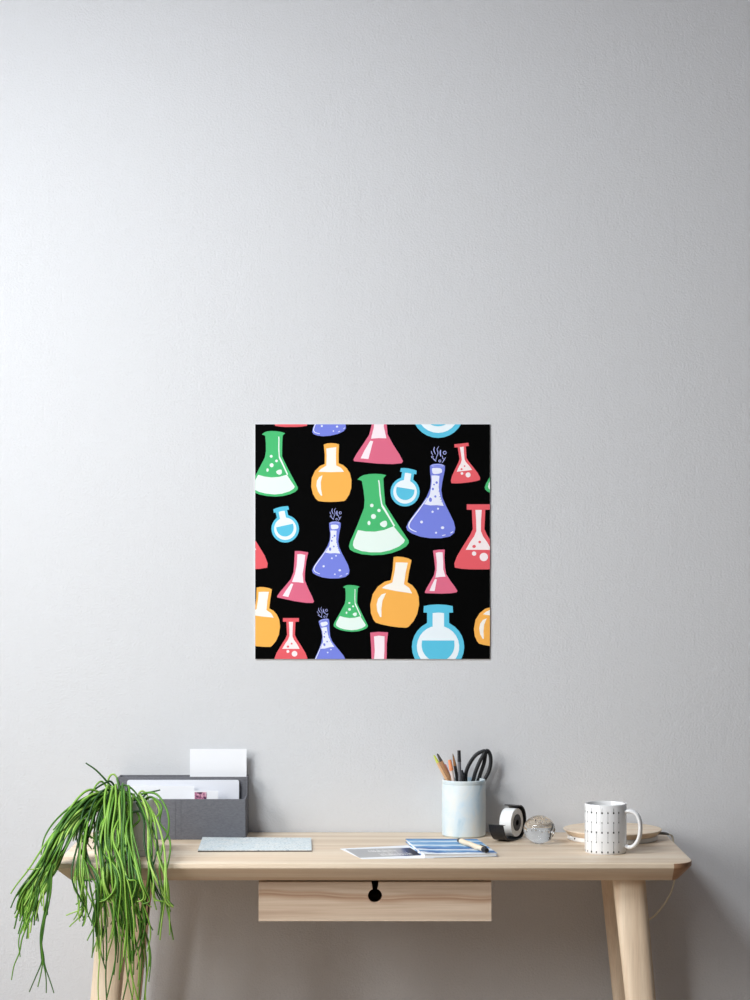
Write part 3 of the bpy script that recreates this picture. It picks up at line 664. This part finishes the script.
# scissors, handles up
steel = new_mat('blade_steel', rgb(170, 172, 175), 0.3, 0.5, 0.9)
scp = at(477, 783, -0.034)
sc = thing('scissors', 'black handled scissors standing handles up in the pale cup', 'scissors', scp)
def loop(pts, Y): return [at(x, y, Y) - scp for x, y in pts]
for k, (pts, Y) in enumerate((([(466.3, 784), (466, 773), (470, 763), (476.5, 754.5), (484, 751), (484.5, 753), (480, 761), (475.5, 772), (471.5, 785)], -0.038),
                              ([(486.3, 751), (489.8, 754), (490.8, 762), (489, 771), (485.5, 778), (481.5, 785), (477.5, 786), (480, 775), (484, 763)], -0.030))):
    bm = BM(); P = spline(loop(pts, Y), 6, True); tube(bm, P, 0.0039, 10, closed=True, flat=0.9)
    a = at(469 if k == 0 else 479, 786, Y) - scp; b = at(476, 806, Y) - scp
    tube(bm, [a, (a + b) / 2, b], [0.0052, 0.0046, 0.0040], 10)
    obj('handle', bm, new_mat('black_handle', rgb(38, 38, 40), 0.45, 0.35) if k == 0 else bpy.data.materials['black_handle'], sc)
    bm = BM(); z0 = b.z + 0.006; e = -(scp.z - DESK) + 0.0085
    dx = 0.004 if k == 0 else -0.004
    prism(bm, [(b.x - 0.0045, z0), (b.x + 0.0045, z0), (b.x + 0.004 + dx * 0.3, z0 - 0.03), (b.x + dx * 0.4 + 0.0008, e), (b.x + dx * 0.4 - 0.0008, e), (b.x - 0.004 + dx * 0.3, z0 - 0.03)],
          lambda u, v, d: (u, d, v), (Y - scp.y) + (0.0032 if k == 0 else -0.0048), (Y - scp.y) + (0.0048 if k == 0 else -0.0032))
    obj('blade', bm, steel, sc, smooth=False)

# ------------------------------------------------------------------ tape dispenser
dpos = Vector((0.2745, -0.108, DESK))
dsp = thing('tape_dispenser', 'small black tape dispenser with a white tape roll, beside the glass ball', 'tape dispenser', dpos, R(-30))
dsp.scale = (1.05, 1.05, 1.05)
# local: -Y points to the cutter, X is the roll's axis
Wd = 0.0155
def strip(pts, th):
    """outline of a bent strip with thickness th to its left"""
    P = [Vector((p.x, p.y)) for p in spline([(a, b, 0) for a, b in pts], 8)]; Lf = []
    for i, p in enumerate(P):
        T = (P[min(i + 1, len(P) - 1)] - P[max(i - 1, 0)]).normalized(); Lf.append(tuple(p + Vector((-T.y, T.x)) * th))
    return [tuple(p) for p in P] + Lf[::-1]
zc_, rR = 0.0325, 0.0268
prof = [(-0.068, 0.034), (-0.060, 0.0165), (-0.046, 0.0045), (-0.025, 0.0006), (0.0, 0.0003), (0.018, 0.005), (0.0295, 0.020), (0.0325, 0.038), (0.027, 0.054), (0.015, 0.0635), (0.0, 0.0660)]
bm = BM(); prism(bm, strip(prof, 0.0026), lambda u, v, d: (d, u, v), -Wd, Wd); bevel(obj('body', bm, blk, dsp, angle=40), 0.0004, 1)
bm = BM()
prism(bm, strip([(-0.0692, 0.0348), (-0.064, 0.0335), (-0.058, 0.0330)], 0.0008), lambda u, v, d: (d, u, v), -Wd - 0.0004, Wd + 0.0004)
obj('cutter', bm, blk, dsp, smooth=False)
def xring(bm, ri, ro, x0, x1, n=48, cy=0.0, cz=0.0):
    rings = []
    for i in range(n):
        a = 2 * math.pi * i / n; c, s = math.cos(a), math.sin(a)
        rings.append([(x, cy + r * c, cz + r * s) for x, r in ((x0, ri), (x0, ro), (x1, ro), (x1, ri))])
    loft(bm, rings, closed=True)
tapew = new_mat('white_tape', rgb(240, 240, 238), 0.55, 0.3)
bm = BM(); xring(bm, 0.0160, rR, -0.0120, 0.0120, cz=zc_, cy=-0.001); roll = obj('tape_roll', bm, tapew, dsp)
bm = BM(); xring(bm, 0.0060, 0.0159, -0.0128, 0.0128, 40, cz=zc_, cy=-0.001); obj('hub', bm, blk, dsp)
bm = BM(); prism(bm, strip([(-0.001, zc_ - 0.0058), (0.010, 0.024), (0.019, 0.010)], 0.003), lambda u, v, d: (d, u, v), -0.0150, -0.0132); obj('side_arm', bm, blk, dsp, smooth=False)

# ------------------------------------------------------------------ glass ball
glass = new_mat('clear_glass', (0.93, 0.96, 0.98, 1), 0.0, 0.5)
gb = glass.node_tree.nodes['Principled BSDF']; gb.inputs['Transmission Weight'].default_value = 1.0; gb.inputs['IOR'].default_value = 1.47
gr = 0.0302
bp = Vector((0.3255, -0.172, DESK))
ball = thing('glass_paperweight', 'clear glass ball paperweight filled with tiny bubbles', 'paperweight', bp); ball.scale = (1.04, 1.04, 0.92)
bm = BM(); pf = [(0, 0.0002)]
for i in range(1, 40):
    a = math.pi * i / 40; z = gr - gr * math.cos(a)
    if z < 0.0012: continue
    if len(pf) == 1: pf.append((math.sqrt(max(0, gr * gr - (gr - 0.0012) ** 2)) * 0.98, 0.0002))
    pf.append((gr * math.sin(a), z))
pf.append((0, 2 * gr)); lathe(bm, pf, 64); obj('ball', bm, glass, ball, angle=60)
bub = new_mat('trapped_air', (1, 1, 1, 1), 0.0, 0.5); bb = bub.node_tree.nodes['Principled BSDF']
bb.inputs['Transmission Weight'].default_value = 1.0; bb.inputs['IOR'].default_value = 1.0 / 1.47
bm = BM()
for i in range(170):
    while True:
        p = Vector((U(-1, 1), U(-1, 1), U(-0.2, 1)))
        if 0.3 < p.length < 0.86: break
    if p.z < 0.25 and rnd.random() < 0.75: continue
    bmesh.ops.create_icosphere(bm, subdivisions=1, radius=U(0.0006, 0.0017), matrix=Matrix.Translation(p * gr + Vector((0, 0, gr))))
o = obj('bubbles', bm, bub, ball, angle=180); o['kind'] = 'stuff'

# ------------------------------------------------------------------ round wooden charging pad and its cord
cp = Vector((0.4775, -0.1075, DESK))
chg = thing('charging_pad', 'round pale wood charging pad with a white base, behind the mug', 'charging pad', cp)
bm = BM(); lathe(bm, [(0, 0.0095), (0.0885, 0.0095), (0.0905, 0.0105), (0.0985, 0.0200), (0.0982, 0.0212), (0.0960, 0.0218), (0, 0.0218)], 80)
obj('wooden_top', bm, wood('pad_birch', rgb(244, 226, 202), rgb(240, 218, 192), rgb(230, 204, 176), 'x', 8.0, bands=False), chg, angle=28)
wb = new_mat('white_plastic', rgb(236, 234, 230), 0.4, 0.4)
bm = BM(); lathe(bm, [(0, 0), (0.0885, 0), (0.0905, 0.002), (0.0900, 0.0094), (0, 0.0094)], 80); obj('base', bm, wb, chg, angle=28)
a = R(208); bm = BM(); tube(bm, [(0.0898 * math.cos(a), 0.0898 * math.sin(a), 0.0062), (0.0912 * math.cos(a), 0.0912 * math.sin(a), 0.0062)], 0.0016, 12); obj('button', bm, blk, chg)
cordm = new_mat('beige_cord', rgb(240, 232, 210), 0.6, 0.2); sleeve = new_mat('grey_sleeve', rgb(140, 138, 134), 0.6, 0.2)
w = [Vector(p) - cp for p in ((0.567, -0.112, 0.752), (0.578, -0.108, 0.7515), (0.5945, -0.100, 0.7475), (0.6005, -0.095, 0.738), (0.604, -0.092, 0.70), (0.606, -0.090, 0.665), (0.596, -0.085, 0.625), (0.572, -0.080, 0.588), (0.546, -0.075, 0.566), (0.522, -0.07, 0.552), (0.50, -0.03, 0.52), (0.495, -0.02, 0.40), (0.50, -0.022, 0.2), (0.50, -0.03, 0.02), (0.52, -0.06, 0.0022), (0.60, -0.06, 0.0022))]
sp = spline(w, 8)
bm = BM(); tube(bm, sp, 0.0018, 8); obj('cord', bm, cordm, chg)
bm = BM(); tube(bm, sp[:15], [0.0030] * 12 + [0.0026, 0.0022, 0.0018], 10); obj('cord_sleeve', bm, sleeve, chg)

# ------------------------------------------------------------------ mug
mc = Vector((0.4435, -0.300, DESK)); mr_, mh = 0.0402, 0.0948
mug = thing('mug', 'white ceramic mug patterned with columns of dark dots and lines', 'mug', mc)
cer = new_mat('white_ceramic', rgb(236, 235, 234), 0.12, 0.5); inkm = new_mat('mug_print', rgb(48, 48, 46), 0.3, 0.4)
bm = BM(); lathe(bm, [(0, 0.0015), (0.034, 0.0015), (0.035, 0), (0.0385, 0.0002), (mr_ - 0.0004, 0.0022), (mr_, 0.005), (mr_, mh - 0.0015), (mr_ - 0.0008, mh - 0.0003), (mr_ - 0.0018, mh), (mr_ - 0.0030, mh - 0.0005), (mr_ - 0.0034, mh - 0.002), (mr_ - 0.0034, 0.010), (mr_ - 0.008, 0.006), (0, 0.006)], 72)
def cyl(a, z, k=0.00012): r = mr_ + k; return (r * math.sin(a), -r * math.cos(a), z)
def mark(a, z, ra, rz, n=12):
    f = bm.faces.new([bm.verts.new(cyl(a + ra / mr_ * math.cos(2 * math.pi * i / n), z + rz * math.sin(2 * math.pi * i / n))) for i in range(n)]); f.material_index = 1
row = 0.0187
for ci in range(-5, 3):
    a = ci * 0.28 + 0.005; odd = ci % 2
    lw = 0.0085 if ci == 1 else 0.0060
    for k in range(5):
        z = 0.0052 + k * row; bigd = k % 2 == 0
        if z < mh - 0.008: mark(a, z, (0.00165 if odd else 0.0013) if bigd else 0.0010, 0.0022 if bigd else 0.0016)
        if bigd:
            z0, z1 = (z, min(z + row, mh - 0.006)) if odd else (max(z - row, 0.004), z)
            if z1 - z0 > 0.003:
                f = bm.faces.new([bm.verts.new(cyl(*p)) for p in ((a - lw, z0), (a + lw, z0), (a + lw, z1), (a - lw, z1))]); f.material_index = 1
bmesh.ops.recalc_face_normals(bm, faces=bm.faces)
obj('body', bm, [cer, inkm], mug, angle=40)
hd = spline([(mr_ - 0.002, 0, 0.0805), (0.050, 0, 0.0815), (0.061, 0, 0.077), (0.0675, 0, 0.066), (0.0695, 0, 0.050), (0.0670, 0, 0.032), (0.059, 0, 0.018), (0.049, 0, 0.0125), (mr_ - 0.002, 0, 0.0145)], 6)
bm = BM(); rings = []
for p, N, Bv in frames(hd):
    i = len(rings); T = (hd[min(i + 1, len(hd) - 1)] - hd[max(i - 1, 0)]).normalized(); Yv = Vector((0, 1, 0)); Nn = T.cross(Yv)
    rings.append([p + Nn * 0.0040 * math.cos(2 * math.pi * j / 16) + Yv * 0.0062 * math.sin(2 * math.pi * j / 16) for j in range(16)])
loft(bm, rings)
hnd = obj('handle', bm, cer, mug, angle=60); hnd.rotation_euler = (0, 0, R(-24))

# ------------------------------------------------------------------ light
w = bpy.data.worlds.new('World'); bpy.context.scene.world = w; w.use_nodes = True
bg = w.node_tree.nodes['Background']; bg.inputs['Color'].default_value = (0.93, 0.96, 1.0, 1); bg.inputs['Strength'].default_value = 0.004
def area(name, loc, rot, sx, sy, power, col):
    l = bpy.data.lights.new(name, 'AREA'); l.shape = 'RECTANGLE'; l.size = sx; l.size_y = sy; l.energy = power; l.color = col
    o = bpy.data.objects.new(name, l); C.objects.link(o); o.location = loc; o.rotation_euler = rot; return o
K = 1.06
for y, z, p in ((-1.5, 1.4, 7.8), (-1.5, 2.0, 9.6), (-2.5, 1.4, 16.2), (-2.5, 2.0, 26.4)):
    area('window_daylight', (XL + 0.005, y, z), (0, R(-90), 0), 0.6, 0.6, p * K, (1.0, 0.992, 0.972))
area('overhead_fill', (-1.2, -1.8, ZC - 0.05), (0, 0, 0), 0.8, 0.8, 62.0 * K, (0.90, 0.96, 1.0))  # added overhead fill for wall and desk brightness; unseen, has no fixture

# ------------------------------------------------------------------ camera and view
cam = bpy.data.cameras.new('camera'); co = bpy.data.objects.new('camera', cam); C.objects.link(co)
co.location = (0, CAM_Y, CAM_Z); co.rotation_euler = (R(90), 0, 0)
cam.sensor_fit = 'VERTICAL'; cam.sensor_height = 36.0; cam.lens = F_PX / 1000.0 * 36.0; cam.shift_y = (CY - 500) / 1000.0; cam.clip_start = 0.05
S = bpy.context.scene; S.camera = co
S.view_settings.view_transform = 'Standard'; S.view_settings.look = 'None'; S.view_settings.exposure = 0.0; S.view_settings.gamma = 1.0
try: S.view_settings.use_curve_mapping = False
except Exception: pass
